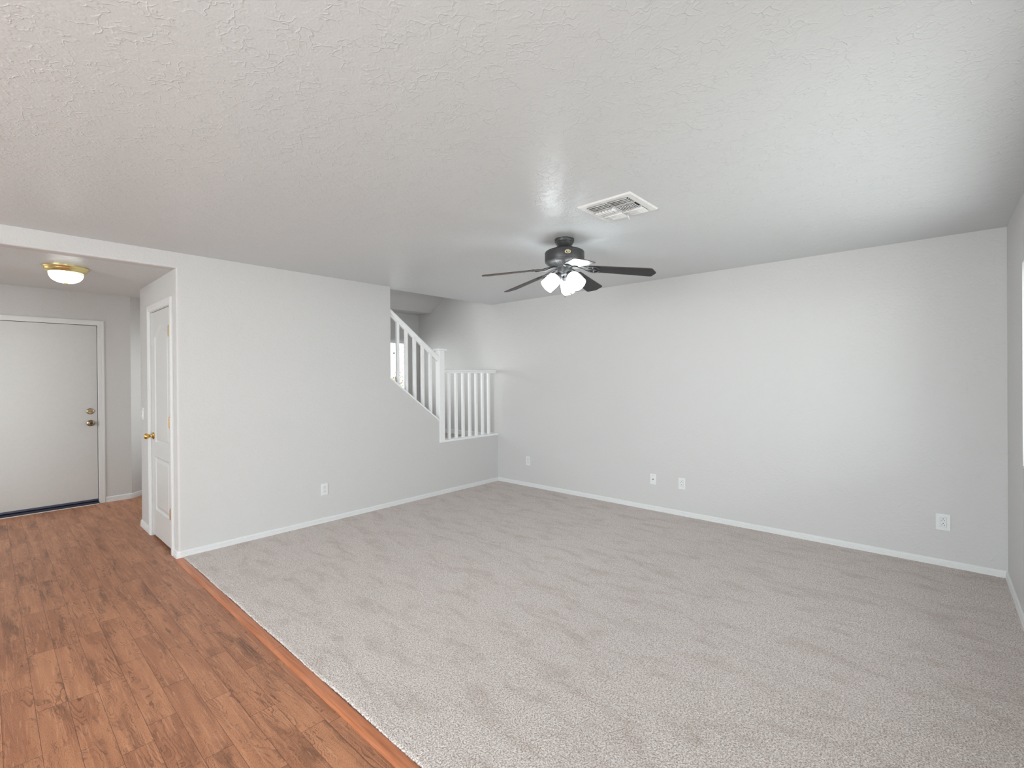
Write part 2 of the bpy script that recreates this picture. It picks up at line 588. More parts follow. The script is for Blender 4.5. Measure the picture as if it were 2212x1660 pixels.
def bevel_edges(bm, test, off, seg=4):
    es = [e for e in bm.edges if test(e.verts[0].co, e.verts[1].co)]
    if es:
        bmesh.ops.bevel(bm, geom=es, offset=off, segments=seg, profile=0.5, affect='EDGES', clamp_overlap=True)


def thing(name, label, cat, loc=(0, 0, 0), group=None):
    o = bpy.data.objects.new(name, None)
    o.empty_display_size = 0.1
    COL.objects.link(o)
    o.location = loc
    tag(o, label, cat, group)
    return o


def tag(o, label=None, cat=None, group=None, kind=None):
    if label:
        o['label'] = label
    if cat:
        o['category'] = cat
    if group:
        o['group'] = group
    if kind:
        o['kind'] = kind
    return o


def struct(name, bm, mat, parent=None, label=None, cat=None, **k):
    o = obj(name, bm, mat, parent, **k)
    if parent is None:
        o['kind'] = 'structure'
    if label:
        o['label'] = label
    if cat:
        o['category'] = cat
    return o


def near(a, b, t=1e-4):
    return abs(a - b) < t


# ------------------------------------------------------------------ the shell
XA, YB, XC = -4.490, 4.709, 0.368        # stair wall, outlet wall, window wall
H = 2.44
YREAR = -3.5
YCL = 1.02                               # closet wall face
XCL = -5.81                              # far corner of the closet wall
XF = -7.25                               # front wall
HD = 2.315                               # dropped foyer ceiling

# floor under everything
bm = bmesh.new()
box(bm, -7.9, XC + 0.14, YREAR - 0.12, YB + 0.12, -0.12, 0.0)
struct('floor', bm, WOOD, label='reddish brown wood plank floor of the entry and room', cat='floor')

# living room ceiling
bm = bmesh.new()
box(bm, -4.595, XC + 0.14, YREAR - 0.12, YB + 0.12, H, H + 0.12)
struct('ceiling', bm, CEIL, label='white trowelled living room ceiling', cat='ceiling')

# left wall with opening to the foyer, knee wall under the railing
pts = [(YREAR, 0), (-0.9, 0), (-0.9, HD), (YCL, HD), (YCL, 0), (YB, 0), (YB, 0.640), (3.715, 0.640),
       (3.715, 0.876), (3.0, 1.418), (3.0, 2.56), (YREAR, 2.56)]
bm = bmesh.new()
prism(bm, pts, 'x', XA, XA - 0.105)
bmesh.ops.recalc_face_normals(bm, faces=bm.faces[:])


def _open_edge(a, b):
    if not (near(a.x, XA) and near(b.x, XA)):
        return False
    if near(a.y, YCL) and near(b.y, YCL):
        return True
    if near(a.z, HD) and near(b.z, HD):
        return True
    return near(a.y, -0.9) and near(b.y, -0.9)


bevel_edges(bm, _open_edge, 0.02, 5)
o = struct('wall_left', bm, WALL, label='white wall with foyer opening and stair knee wall', cat='wall')
smooth_by_angle(o, 40)

# outlet wall, runs on into the stairwell
bm = bmesh.new()
box(bm, -6.36, XC + 0.14, YB, YB + 0.12, 0, 3.62)
struct('wall_back', bm, WALL, label='long white wall with outlets', cat='wall')

# window wall
WY0, WY1, WZ0, WZ1 = 1.55, 3.947, 0.884, 2.057
bm = bmesh.new()
x0, x1 = XC, XC + 0.14
for (a, b, c, d) in [(YREAR, -1.35, 0, H), (-1.35, 0.65, 0, 0.80), (-1.35, 0.65, 2.06, H), (0.65, WY0, 0, H),
                     (WY0, WY1, 0, WZ0), (WY0, WY1, WZ1, H), (WY1, YB, 0, H)]:
    box(bm, x0, x1, a, b, c, d)
bmesh.ops.remove_doubles(bm, verts=bm.verts[:], dist=1e-5)
struct('wall_right', bm, WALL, label='white wall with the side window', cat='wall')

# rear wall behind the camera with a door opening added to let light in
bm = bmesh.new()
for (a, b, c, d) in [(-4.6, -2.9, 0, H), (-2.9, 0.1, 2.1, H), (0.1, XC + 0.14, 0, H)]:
    box(bm, a, b, YREAR - 0.12, YREAR, c, d)
struct('wall_rear', bm, WALL)


def window(name, axis, at, depth, a0, a1, z0, z1, mull):
    """vinyl frame and glass in a wall; axis 'x' means the pane stands at x = at"""
    bm = bmesh.new()
    f = 0.045
    segs = [(a0, a0 + f, z0, z1), (a1 - f, a1, z0, z1), (a0 + f, a1 - f, z0, z0 + f), (a0 + f, a1 - f, z1 - f, z1)]
    for m_ in mull:
        segs.append((m_ - 0.022, m_ + 0.022, z0 + f, z1 - f))
    for (p, q, r, s) in segs:
        if axis == 'x':
            box(bm, at, at + depth, p, q, r, s, 0.004)
        else:
            box(bm, p, q, at, at + depth, r, s, 0.004)
    w = struct(name, bm, TRIM)
    bm = bmesh.new()
    mid = at + depth * 0.5
    if axis == 'x':
        box(bm, mid - 0.003, mid + 0.003, a0 + f, a1 - f, z0 + f, z1 - f)
    else:
        box(bm, a0 + f, a1 - f, mid - 0.003, mid + 0.003, z0 + f, z1 - f)
    obj('pane', bm, GLASS, w)
    return w


w = window('window_1', 'x', XC + 0.075, 0.05, WY0, WY1, WZ0, WZ1, [(WY0 + WY1) / 2])
bm = bmesh.new()
box(bm, XC + 0.001, XC + 0.075, WY0 + 0.001, WY1 - 0.001, WZ0, WZ0 + 0.018, 0.004)
obj('window_sill', bm, TRIM, w)
window('added_window_3', 'x', XC + 0.075, 0.05, -1.35, 0.65, 0.80, 2.06, [-0.35])  # unseen window added to let fill light in
window('added_door_3', 'y', YREAR - 0.09, 0.05, -2.9, 0.1, 0.0, 2.1, [-1.4])  # unseen glazed door added to let fill light in

# ---- foyer and hall
bm = bmesh.new()
box(bm, XCL, XA - 0.105, -0.9, YCL + 0.11, HD, 2.58)
struct('ceiling_foyer', bm, CEIL, label='dropped foyer ceiling', cat='ceiling')
bm = bmesh.new()
box(bm, -7.75, XCL + 0.11, -1.02, 2.06, H, 2.58)
# notch where the dropped foyer ceiling sits is hidden inside the slab
struct('ceiling_hall', bm, CEIL)

DX0, DX1 = -5.37, -4.66                  # closet door opening
bm = bmesh.new()
for (a, b, c, d) in [(XCL, DX0 - 0.02, 0, HD), (DX0 - 0.02, DX1 + 0.02, 2.055, HD), (DX1 + 0.02, XA - 0.105, 0, HD)]:
    box(bm, a, b, YCL, YCL + 0.11, c, d)
box(bm, XCL, XCL + 0.11, YCL + 0.11, 2.95, 0, H)
bmesh.ops.remove_doubles(bm, verts=bm.verts[:], dist=1e-5)
bevel_edges(bm, lambda a, b: near(a.x, XCL) and near(b.x, XCL) and near(a.y, YCL) and near(b.y, YCL), 0.015, 4)
o = struct('wall_closet', bm, WALL, label='foyer wall holding the closet door', cat='wall')
smooth_by_angle(o, 40)

FD0, FD1 = -0.045, 0.872                 # front door slab
bm = bmesh.new()
for (a, b, c, d) in [(-1.02, FD0 - 0.02, 0, 2.56), (FD0 - 0.02, FD1 + 0.015, 2.075, 2.56), (FD1 + 0.015, 1.180, 0, 2.56)]:
    box(bm, XF - 0.14, XF, a, b, c, d)
prism(bm, [(XF, 1.180), (-7.62, 1.57), (-7.72, 1.47), (XF - 0.14, 1.180)], 'z', 0, 2.56)
struct('wall_entry', bm, WALL, label='front wall around the entry door', cat='wall')
bm = bmesh.new()
box(bm, -7.75, -7.62, 1.52, 2.06, 0, 2.56)
for (a, b, c, d) in [(-7.62, -7.4, 0, 2.56), (-7.4, -6.5, 0, 0.6), (-7.4, -6.5, 2.05, 2.56), (-6.5, -6.25, 0, 2.56)]:
    box(bm, a, b, 1.95, 2.06, c, d)
struct('wall_hall', bm, WALL)
window('added_window_6', 'y', 2.0, 0.05, -7.4, -6.5, 0.6, 2.05, [-6.95])  # hidden window added to light the angled wall
bm = bmesh.new()
for (a, b, c, d) in [(XF - 0.14, -6.70, 0, 2.56), (-6.70, -5.50, 0, 0.5), (-6.70, -5.50, 2.05, 2.56), (-5.50, XA - 0.105, 0, 2.56)]:
    box(bm, a, b, -1.02, -0.9, c, d)
struct('wall_foyer', bm, WALL)
window('added_window_4', 'y', -1.0, 0.05, -6.70, -5.50, 0.5, 2.05, [-6.1])  # unseen window added to light the front wall

# ---- stairwell
SW0, SW1, SZ0, SZ1 = 2.30, 4.485, 1.00, 2.022
bm = bmesh.new()
for (a, b, c, d) in [(2.06, SW0, 0, 3.62), (SW0, SW1, 0, SZ0), (SW0, SW1, SZ1, 3.62), (SW1, YB, 0, 3.62)]:
    box(bm, -6.36, -6.25, a, b, c, d)
bmesh.ops.remove_doubles(bm, verts=bm.verts[:], dist=1e-5)
struct('wall_stairwell', bm, WALL)
bm = bmesh.new()
prism(bm, [(-6.25, 2.453), (-5.927, 2.453), (-4.60, 3.292), (-4.60, 3.60), (-6.25, 3.60)], 'y', 1.9, YB)
struct('ceiling_stairwell', bm, WALL, label='sloped stairwell ceiling behind the railing', cat='ceiling')
bm = bmesh.new()
box(bm, -4.595, -4.48, 0.9, YB, 2.57, 3.62)
box(bm, -6.36, -5.9, 0.88, 1.0, 2.59, 3.62)
box(bm, -5.9, -4.65, 0.88, 1.0, 2.59, 2.70)
box(bm, -4.65, -4.595, 0.88, 1.0, 2.59, 3.62)
box(bm, -6.36, -6.25, 1.0, 2.06, 2.59, 3.62)
box(bm, -6.36, -4.48, 0.88, YB + 0.12, 3.60, 3.70)
struct('wall_upper', bm, WALL)
window('added_window_5', 'y', 0.91, 0.05, -5.9, -4.65, 2.70, 3.60, [-5.275])  # unseen upstairs window added to light the stairwell

# stairs: landing and the flight that climbs behind the knee wall
LZ = 0.590
st = thing('staircase', 'carpeted stair landing and flight behind the white railing', 'staircase', (-5.2, 3.7, 0))


def sub(bm, dx=5.2, dy=-3.7, dz=0):
    for v in bm.verts:
        v.co += Vector((dx, dy, dz))
    return bm


bm = bmesh.new()
box(bm, -6.249, XA - 0.106, 3.70, YB - 0.0005, 0.0, LZ, 0.0)
obj('landing', sub(bm), STAIRC, st)
bm = bmesh.new()
prof = [(3.70, LZ)]
y, z = 3.699, LZ
for k in range(9):
    z += 0.19
    prof += [(y, z)]
    if k < 8:
        y -= 0.25
        prof += [(y, z)]
prof += [(y - 0.25, z), (y - 0.25, z - 0.30), (3.699, LZ - 0.10)]
prof = prof[1:] + [prof[0]][:0]
prism(bm, [(3.699, LZ)] + prof, 'x', -5.695, XA - 0.106)
obj('upper_flight', sub(bm), STAIRC, st)
bm = bmesh.new()
prism(bm, [(2.95, 0), (3.699, 0), (3.699, 0.39), (3.45, 0.39), (3.45, 0.195), (3.2, 0.195), (3.2, 0.0)][1:], 'x', -6.249, -5.70)
obj('lower_steps', sub(bm), STAIRC, st)

# ------------------------------------------------------------------ baseboards (swept profile)
BB = [(0.0, 0.0), (0.0135, 0.0), (0.0135, 0.026), (0.0115, 0.028), (0.0115, 0.031), (0.0135, 0.033), (0.0130, 0.039),
      (0.0105, 0.041), (0.0105, 0.044), (0.0120, 0.046), (0.0115, 0.053), (0.0085, 0.059), (0.004, 0.0625), (0.0, 0.063)]


def sweep(name, path, side, z=0.0, prof=BB, mat=TRIM):
    bm = bmesh.new()
    P = [Vector((p[0], p[1], 0)) for p in path]
    rings = []
    for i, p in enumerate(P):
        d1 = (P[i] - P[i - 1]).normalized() if i > 0 else None
        d2 = (P[i + 1] - P[i]).normalized() if i < len(P) - 1 else None
        n1 = Vector((-d1.y, d1.x, 0)) * side if d1 else None
        n2 = Vector((-d2.y, d2.x, 0)) * side if d2 else None
        if n1 and n2:
            n = n1 + n2
            n = n * (2.0 / n.length_squared) if n.length > 1e-6 else n1
        else:
            n = n1 or n2
        rings.append([bm.verts.new((p.x + n.x * d, p.y + n.y * d, z + h)) for d, h in prof])
    m_ = len(prof)
    for A, B in zip(rings, rings[1:]):
        for k in range(m_):
            bm.faces.new([A[k], B[k], B[(k + 1) % m_], A[(k + 1) % m_]])
    bm.faces.new(rings[0])
    bm.faces.new(rings[-1])
    return struct(name, bm, mat)


arc = [(XA - 0.02 + 0.02 * math.cos(t), YCL + 0.02 + 0.02 * math.sin(t)) for t in [-PI / 2 * k / 5 for k in range(6)]]
sweep('baseboard_left', [(XA, YB - 0.0136)] + arc + [(-4.60, YCL)], 1)
sweep('baseboard_back', [(XC, YB), (XA + 0.0, YB)], 1)
sweep('baseboard_right', [(XC, YREAR + 0.01), (XC, YB)], 1)
arc2 = [(XCL + 0.015 - 0.015 * math.sin(t), YCL + 0.015 - 0.015 * math.cos(t)) for t in [PI / 2 * k / 4 for k in range(5)]]
sweep('baseboard_closet', [(-5.431, YCL)] + arc2 + [(XCL, 2.9)], 1)
sweep('baseboard_entry', [(XF, 0.939), (XF, 1.165), (XF - 0.006, 1.180), (XF - 0.018, 1.197), (-7.60, 1.549)], -1)
sweep('baseboard_landing', [(XA - 0.108, YB), (-6.236, YB)], 1, LZ)

# ------------------------------------------------------------------ carpet
bm = bmesh.new()
CY0, CX0, CX1, CY1 = 1.0515, XA + 0.0128, XC - 0.0128, YB - 0.0128
edge = []
n = 900
for i in range(n + 1):
    x = CX0 + (CX1 - CX0) * i / n
    edge.append((x, CY0 + random.uniform(-0.0022, 0.0022) + 0.002 * math.sin(x * 9.0)))
prev = None
lay = [(0.0, 0.0), (-0.002, 0.006), (0.002, 0.0115), (0.012, 0.0135)]
cols = []
for (x, y) in edge:
    jit = random.uniform(-0.0012, 0.0012)
    col = [bm.verts.new((x, y + d + (jit if k in (1, 2) else 0), h)) for k, (d, h) in enumerate(lay)]
    col.append(bm.verts.new((x, CY1, 0.0135)))
    cols.append(col)
for A, B in zip(cols, cols[1:]):
    for k in range(4):
        bm.faces.new([A[k], B[k], B[k + 1], A[k + 1]])
o = obj('carpet', bm, CARPET)
tag(o, 'beige wall-to-wall plush carpet of the living room', 'carpet', kind='stuff')

# ------------------------------------------------------------------ wood transition strips


def strip(x0, x1, label):
    bm = bmesh.new()
    prism(bm, [(0.992, 0.0), (1.045, 0.0), (1.045, 0.0085), (1.038, 0.0098), (1.012, 0.0090), (1.000, 0.0068), (0.992, 0.0030)], 'x', x0, x1)
    o = obj('transition_strip', bm, OAK)
    return tag(o, label, 'floor strip', 'oak strips between plank floor and carpet')


strip(-4.4765, -2.588, 'reddish oak floor strip from the wall corner to the seam, along the carpet edge')
strip(-2.586, XC - 0.0145, 'brighter orange oak floor strip after the seam, running to the window wall')

# ------------------------------------------------------------------ front door


def casing(name, axis, at, face, a0, a1, top, wid, thick, z0=0.0):
    """two legs and a head, stepped profile. axis 'x': stands on plane x=at facing +x; 'y': on plane y=at facing -y"""
    bm = bmesh.new()
    steps = [(0.0, wid, thick * 0.62), (wid * 0.12, wid * 0.9, thick * 0.85), (wid * 0.55, wid * 0.88, thick)]
    for (s0, s1, t) in steps:
        for (p, q, r, s) in [(a0 - s1, a0 - s0, z0, top + s1), (a1 + s0, a1 + s1, z0, top + s1), (a0 - s0, a1 + s0, top + s0, top + s1)]:
            if axis == 'x':
                box(bm, at, at + face * t, p, q, r, s, 0.0015)
            else:
                box(bm, p, q, at, at + face * t, r, s, 0.0015)
    return struct(name, bm, TRIM)


o = casing('trim_1', 'x', XF, 1, FD0 - 0.008, FD1 + 0.008, 2.068, 0.057, 0.017)
bm = bmesh.new()
for (p, q, r, s) in [(FD0 - 0.02, FD0 - 0.003, 0.0, 2.075), (FD1 + 0.004, FD1 + 0.015, 0.0, 2.075), (FD0 - 0.003, FD1 + 0.004, 2.0665, 2.075)]:
    box(bm, XF - 0.12, XF - 0.0002, p, q, r, s)
obj('jamb', bm, TRIM, o)
bm = bmesh.new()
box(bm, XF - 0.13, XF - 0.055, FD0 - 0.003, FD1 + 0.004, 0.02, 2.0665)
obj('door_backing', bm, DARK, o)  # dark sheet behind the whole slab, showing in the gap around it

bm = bmesh.new()
box(bm, XF - 0.052, XF - 0.008, FD0, FD1, 0.056, 2.062, 0.002)
fd = struct('door_1', bm, DOORW, label='plain white front door with round brass lock and knob', cat='door')
bm = bmesh.new()
box(bm, XF - 0.050, XF - 0.006, FD0, FD1, 0.034, 0.056, 0.002)
o = obj('door_sweep', bm, SWEEP, fd)
o['label'] = 'blue grey sweep strip'


def rot_to(bm, d, loc):
    q = Vector((0, 0, 1)).rotation_difference(Vector(d))
    for v in bm.verts:
        v.co = q @ v.co + Vector(loc)
    return bm


KX = XF - 0.008
bm = bmesh.new()
lathe(bm, [(0, 0), (0.033, 0), (0.034, 0.004), (0.031, 0.010), (0.026, 0.013), (0.022, 0.013), (0.021, 0.009), (0, 0.009)], 40)
db = obj('deadbolt', rot_to(bm, (1, 0, 0), (KX, 0.809, 1.074)), BRASSD, fd, True)
smooth_by_angle(db, 30)
bm = bmesh.new()
box(bm, KX + 0.008, KX + 0.026, 0.809 - 0.019, 0.809 + 0.019, 1.074 - 0.005, 1.074 + 0.005, 0.003)
obj('thumb_turn', bm, BRASSD, db)
bm = bmesh.new()
lathe(bm, [(0, 0), (0.035, 0), (0.036, 0.004), (0.032, 0.009), (0.018, 0.012), (0.013, 0.016), (0.012, 0.028), (0.020, 0.034), (0.026, 0.044),
           (0.0265, 0.052), (0.023, 0.060), (0.016, 0.063), (0.014, 0.061), (0, 0.060)], 40)
kb = obj('door_knob', rot_to(bm, (1, 0, 0), (KX, 0.812, 0.937)), BRASSD, fd, True)
smooth_by_angle(kb, 40)
bm = bmesh.new()
lathe(bm, [(0, 0.0605), (0.013, 0.0605), (0.011, 0.0625), (0, 0.063)], 24)
obj('knob_button', rot_to(bm, (1, 0, 0), (KX, 0.812, 0.937)), DARK, kb, True)
bm = bmesh.new()
box(bm, XF - 0.030, XF - 0.006, FD1 - 0.0005, FD1 + 0.0015, 0.905, 0.968, 0.0)
obj('latch_plate', bm, BRASSD, fd)
# threshold
bm = bmesh.new()
prism(bm, [(XF - 0.12, 0.0), (XF + 0.035, 0.0), (XF + 0.035, 0.008), (XF + 0.012, 0.026), (XF - 0.05, 0.030), (XF - 0.12, 0.030)], 'y', FD0 - 0.002, FD1 + 0.003)
th = thing('door_threshold', 'dark metal threshold under the white front door', 'threshold', (0, 0, 0))
obj('sill_plate', bm, THRESH, th)
bm = bmesh.new()
box(bm, XF + 0.035, XF + 0.042, FD0 - 0.002, FD1 + 0.003, 0.0, 0.007, 0.002)
obj('caulk_line', bm, CAULK, th)

# ------------------------------------------------------------------ closet door
o = casing('trim_2', 'y', YCL, -1, DX0, DX1, 2.047, 0.060, 0.018)
bm = bmesh.new()
for (p, q, r, s) in [(DX0 - 0.02, DX0, 0.0, 2.055), (DX1, DX1 + 0.02, 0.0, 2.055), (DX0, DX1, 2.043, 2.055)]:
    box(bm, p, q, YCL + 0.0005, YCL + 0.105, r, s)
obj('jamb', bm, TRIM, o)


def panel_door(x0, x1, z0, z1, yf, thick):
    """moulded two panel door, arched upper panel; front face towards -y is a relief"""
    bm = bmesh.new()
    wd_, ht = x1 - x0, z1 - z0
    nx, nz = 150, 400
    px0, px1 = 0.118, wd_ - 0.118
    cx = wd_ / 2

    def sdf_rect(u, v, a, b, c, d):
        dx = max(a - u, u - b)
        dz = max(c - v, v - d)
        if dx > 0 and dz > 0:
            return math.hypot(dx, dz)
        return max(dx, dz)

    def arch(u):
        t = (u - cx) / ((px1 - px0) / 2)
        t = max(-1, min(1, t))
        return 1.800 + 0.085 * (0.5 + 0.5 * math.cos(PI * t)) ** 0.9

    def height(u, v):
        d1 = max(sdf_rect(u, v, px0, px1, 0.84, 3), (v - arch(u)) * 0.8)
        d2 = sdf_rect(u, v, px0, px1, 0.235, 0.715)
        # arched bottom corners of the upper panel stay square
        d = min(d1, d2)
        if d >= 0:
            return 0.0
        d = -d
        if d < 0.012:
            return 0.0085 * (0.5 - 0.5 * math.cos(PI * d / 0.012))
        if d < 0.020:
            return 0.0085
        if d < 0.050:
            return 0.0085 - 0.0065 * (0.5 - 0.5 * math.cos(PI * (d - 0.020) / 0.030))
        return 0.0020
    g = []
    for i in range(nx + 1):
        u = wd_ * i / nx
        g.append([bm.verts.new((x0 + u, yf + height(u, ht * j / nz), z0 + ht * j / nz)) for j in range(nz + 1)])
    for i in range(nx):
        for j in range(nz):
            bm.faces.new([g[i][j], g[i + 1][j], g[i + 1][j + 1], g[i][j + 1]])
    bk = [bm.verts.new((x, yf + thick, z)) for x, z in ((x0, z0), (x1, z0), (x1, z1), (x0, z1))]
    bm.faces.new(bk)
    bm.faces.new([g[i][0] for i in range(nx + 1)] + [bk[1], bk[0]])
    bm.faces.new([g[i][nz] for i in range(nx + 1)] + [bk[2], bk[3]])
    bm.faces.new([g[0][j] for j in range(nz + 1)] + [bk[3], bk[0]])
    bm.faces.new([g[nx][j] for j in range(nz + 1)] + [bk[2], bk[1]])
    return bm


cdoor = struct('door_2', panel_door(DX0 + 0.003, DX1 - 0.003, 0.022, 2.038, YCL + 0.004, 0.035), DOORW,
               label='white arched two panel closet door with brass knob', cat='door')
smooth_by_angle(cdoor, 60)
bm = bmesh.new()
lathe(bm, [(0, 0), (0.032, 0), (0.033, 0.003), (0.029, 0.008), (0.018, 0.012), (0.012, 0.018), (0.011, 0.028), (0.016, 0.034), (0.0245, 0.043),
           (0.0275, 0.053), (0.0255, 0.063), (0.018, 0.069), (0.008, 0.071), (0, 0.0715)], 40)
o = obj('door_knob', rot_to(bm, (0, -1, 0), (-5.305, YCL + 0.004, 0.920)), BRASS, cdoor, True)
o['label'] = 'bright brass knob'
smooth_by_angle(o, 45)
for z in (1.825, 1.075, 0.325):
    bm = bmesh.new()
    tube(bm, [(DX1 - 0.002, YCL - 0.0125, z - 0.045), (DX1 - 0.002, YCL - 0.0125, z + 0.045)], 0.0065, 12)
    for k in (-0.027, -0.009, 0.009, 0.027):
        tube(bm, [(DX1 - 0.002, YCL - 0.0125, z + k - 0.0075), (DX1 - 0.002, YCL - 0.0125, z + k + 0.0075)], 0.0075, 12)
    tube(bm, [(DX1 - 0.002, YCL - 0.0125, z + 0.044), (DX1 - 0.002, YCL - 0.0125, z + 0.052)], [0.008, 0.003], 12)
    box(bm, DX1 - 0.026, DX1 - 0.002, YCL + 0.0015, YCL + 0.0045, z - 0.044, z + 0.044)
    obj('hinge', bm, BRASS, cdoor, False)

# ------------------------------------------------------------------ light switch on the closet wall
sw = thing('light_switch', 'white light switch on the foyer wall beside the closet door', 'switch', (-5.70, YCL, 1.105))
bm = box_bm(-0.036, 0.036, -0.006, 0.0, -0.058, 0.058, bev=0.003)
obj('faceplate', bm, PLASTIC, sw)
bm = box_bm(-0.0165, 0.0165, -0.0085, -0.004, -0.033, 0.033, bev=0.0015)
ins = obj('switch_frame', bm, PLASTIC, sw)
bm = bmesh.new()
prism(bm, [(-0.008, -0.026), (-0.0125, -0.026), (-0.009, 0.0), (-0.0125, 0.026), (-0.008, 0.026)], 'x', -0.013, 0.013)
obj('rocker', bm, PLASTIC, sw)

# ------------------------------------------------------------------ outlets
# local frame: plate in the x-z plane, front towards -y


def plate_bm(w, h):
    return box_bm(-w / 2, w / 2, -0.0065, 0.0, -h / 2, h / 2, bev=0.0035, seg=3)


def receptacle_bm():
    bm = bmesh.new()
    box(bm, -0.0175, 0.0175, -0.0085, -0.002, -0.0345, 0.0345, 0.0012)
    return bm


def slots_bm():
    bm = bmesh.new()
    box(bm, -0.0182, 0.0182, -0.0066, -0.0050, -0.0352, 0.0352)      # shadow gap round the receptacle, painted as a dark plate
    for s in (-0.0165, 0.0165):
        box(bm, -0.0085, -0.0060, -0.0089, -0.0080, s - 0.0085, s + 0.0005)
        box(bm, 0.0060, 0.0085, -0.0089, -0.0080, s - 0.0085, s - 0.0005)
        # ground hole above the blades
        r0 = bmesh.ops.create_circle(bm, cap_ends=True, segments=12, radius=0.0032)
        for v in r0['verts']:
            v.co = Vector((v.co.x, -0.0089, s + 0.0085 + v.co.y))
    return bm


MESH = {}


def outlet(loc, rotz, label, w=0.070, h=0.115, group=None):
    t = thing('wall_outlet', label, 'outlet', loc, group)
    t.rotation_euler = (0, 0, rotz)
    p = obj('faceplate', plate_bm(w, h), PLASTIC, t)
    r = obj('receptacle', receptacle_bm(), PLASTIC, t)
    obj('slots', slots_bm(), SLOT, r)
    for s in (-0.042, 0.042):
        bm = bmesh.new()
        lathe(bm, [(0, 0.0), (0.0028, 0.0), (0.0022, 0.0012), (0, 0.0014)], 12)
        obj('screw', rot_to(bm, (0, -1, 0), (0, -0.0064, s)), PLASTIC, t)
    return t


outlet((-3.949, YB, 0.343), 0, 'white outlet on the long wall just past the stair knee wall corner', group='wall outlets')
outlet((-1.919, YB, 0.338), 0, 'white outlet on the long wall next to the cable jack plate', group='wall outlets')
outlet((0.037, YB, 0.336), 0, 'large white outlet with oversized plate near the window wall corner', 0.082, 0.122, 'wall outlets')
outlet((XA, 2.226, 0.340), PI / 2, 'white outlet low on the stair wall between foyer and knee wall', group='wall outlets')
t = thing('cable_jack', 'white cable jack plate with one dark centre connector on the long wall', 'cable jack', (-2.226, YB, 0.341))
obj('faceplate', plate_bm(0.070, 0.115), PLASTIC, t)
bm = bmesh.new()
lathe(bm, [(0, 0.0), (0.0075, 0.0), (0.0075, 0.003), (0.0048, 0.003), (0.0048, 0.010), (0.0036, 0.010), (0.0036, 0.004), (0, 0.004)], 20)
obj('coaxial_connector', rot_to(bm, (0, -1, 0), (0, -0.0064, 0)), BRASSD, t)
for s in (-0.042, 0.042):
    bm = bmesh.new()
    lathe(bm, [(0, 0.0), (0.0030, 0.0), (0.0024, 0.0012), (0, 0.0014)], 12)
    obj('screw', rot_to(bm, (0, -1, 0), (0, -0.0064, s)), CHROME, t)

# ------------------------------------------------------------------ stair railing
rail = thing('stair_railing', 'white wooden stair railing with square balusters and capped newel', 'railing', (XA - 0.05, 3.73, 0.64))
RO = Vector((XA - 0.05, 3.73, 0.64))


def rbox(*a, **k):
    bm = box_bm(*a, **k)
    for v in bm.verts:
        v.co -= RO
    return bm


def rprism(pts, a, b, bev=0.0):
    bm = bmesh.new()
    prism(bm, pts, 'x', a, b)
    if bev:
        bmesh.ops.bevel(bm, geom=bm.edges[:], offset=bev, segments=2, profile=0.5, affect='EDGES')
    for v in bm.verts:
        v.co -= RO
    return bm


NX0, NX1 = XA - 0.069, XA + 0.010        # newel, proud of the knee wall face
nw = obj('newel_post', rbox(NX0, NX1, 3.684, 3.763, 0.641, 1.762, bev=0.003), RAILW, rail)
obj('post_cap', rbox(NX0 - 0.022, NX1 + 0.018, 3.662, 3.786, 1.762, 1.786, bev=0.003), RAILW, nw)
# level guard: cap on the knee wall, top rail, balusters
obj('base_rail', rbox(XA - 0.105, XA + 0.012, 3.763, YB - 0.001, 0.641, 0.668, bev=0.004), RAILW, rail)
obj('guard_rail', rbox(XA - 0.070, XA - 0.008, 3.763, YB - 0.001, 1.506, 1.534, bev=0.008), RAILW, rail)
obj('guard_subrail', rbox(XA - 0.058, XA - 0.016, 3.763, YB - 0.001, 1.488, 1.506, bev=0.002), RAILW, rail)
B0, B1 = XA - 0.052, XA - 0.018
bal = None
for k in range(7):
    y = 3.866 + 0.1165 * k
    if bal is None:
        bal = obj('baluster', rbox(B0, B1, y - 0.016, y + 0.016, 0.668, 1.489, bev=0.002), RAILW, rail)
    else:
        c = bal.copy()
        COL.objects.link(c)
        c.parent = rail
        c.location = (0, 0.1165 * k, 0)
# raking section: stringer cap, handrail, balusters
SL = (1.418 - 0.876) / (3.0 - 3.715)


def zs(y):
    return 0.876 + (y - 3.715) * SL


obj('stringer_cap', rprism([(2.99, zs(2.99)), (3.69, zs(3.69)), (3.69, zs(3.69) + 0.020), (2.99, zs(2.99) + 0.020)], XA - 0.105, XA + 0.012, 0.003), RAILW, rail)


def zr(y):
    return 1.700 - (y - 3.684) * 0.745


obj('handrail', rprism([(3.004, zr(3.004)), (3.684, zr(3.684)), (3.684, zr(3.684) - 0.052), (3.004, zr(3.004) - 0.052)], XA - 0.068, XA - 0.006, 0.009), RAILW, rail)
obj('handrail_subrail', rprism([(3.004, zr(3.004) - 0.052), (3.684, zr(3.684) - 0.052), (3.684, zr(3.684) - 0.070), (3.004, zr(3.004) - 0.070)], XA - 0.054, XA - 0.026), RAILW, rail)
for k in range(5):
    y = 3.114 + 0.1155 * k
    b = obj('baluster', rprism([(y - 0.016, zs(y - 0.016) + 0.019), (y + 0.016, zs(y + 0.016) + 0.019), (y + 0.016, zr(y + 0.016) - 0.069), (y - 0.016, zr(y - 0.016) - 0.069)], B0, B1, 0.0018), RAILW, rail)
    bm = bmesh.new()
    lathe(bm, [(0, 0), (0.006, 0), (0.0055, 0.003), (0, 0.004)], 12)
    rot_to(bm, (0, -1, 0), (B0 + 0.017, y - 0.0158, zr(y) - 0.105))
    for v in bm.verts:
        v.co -= RO
    obj('screw_plug', bm, RAILW, b)

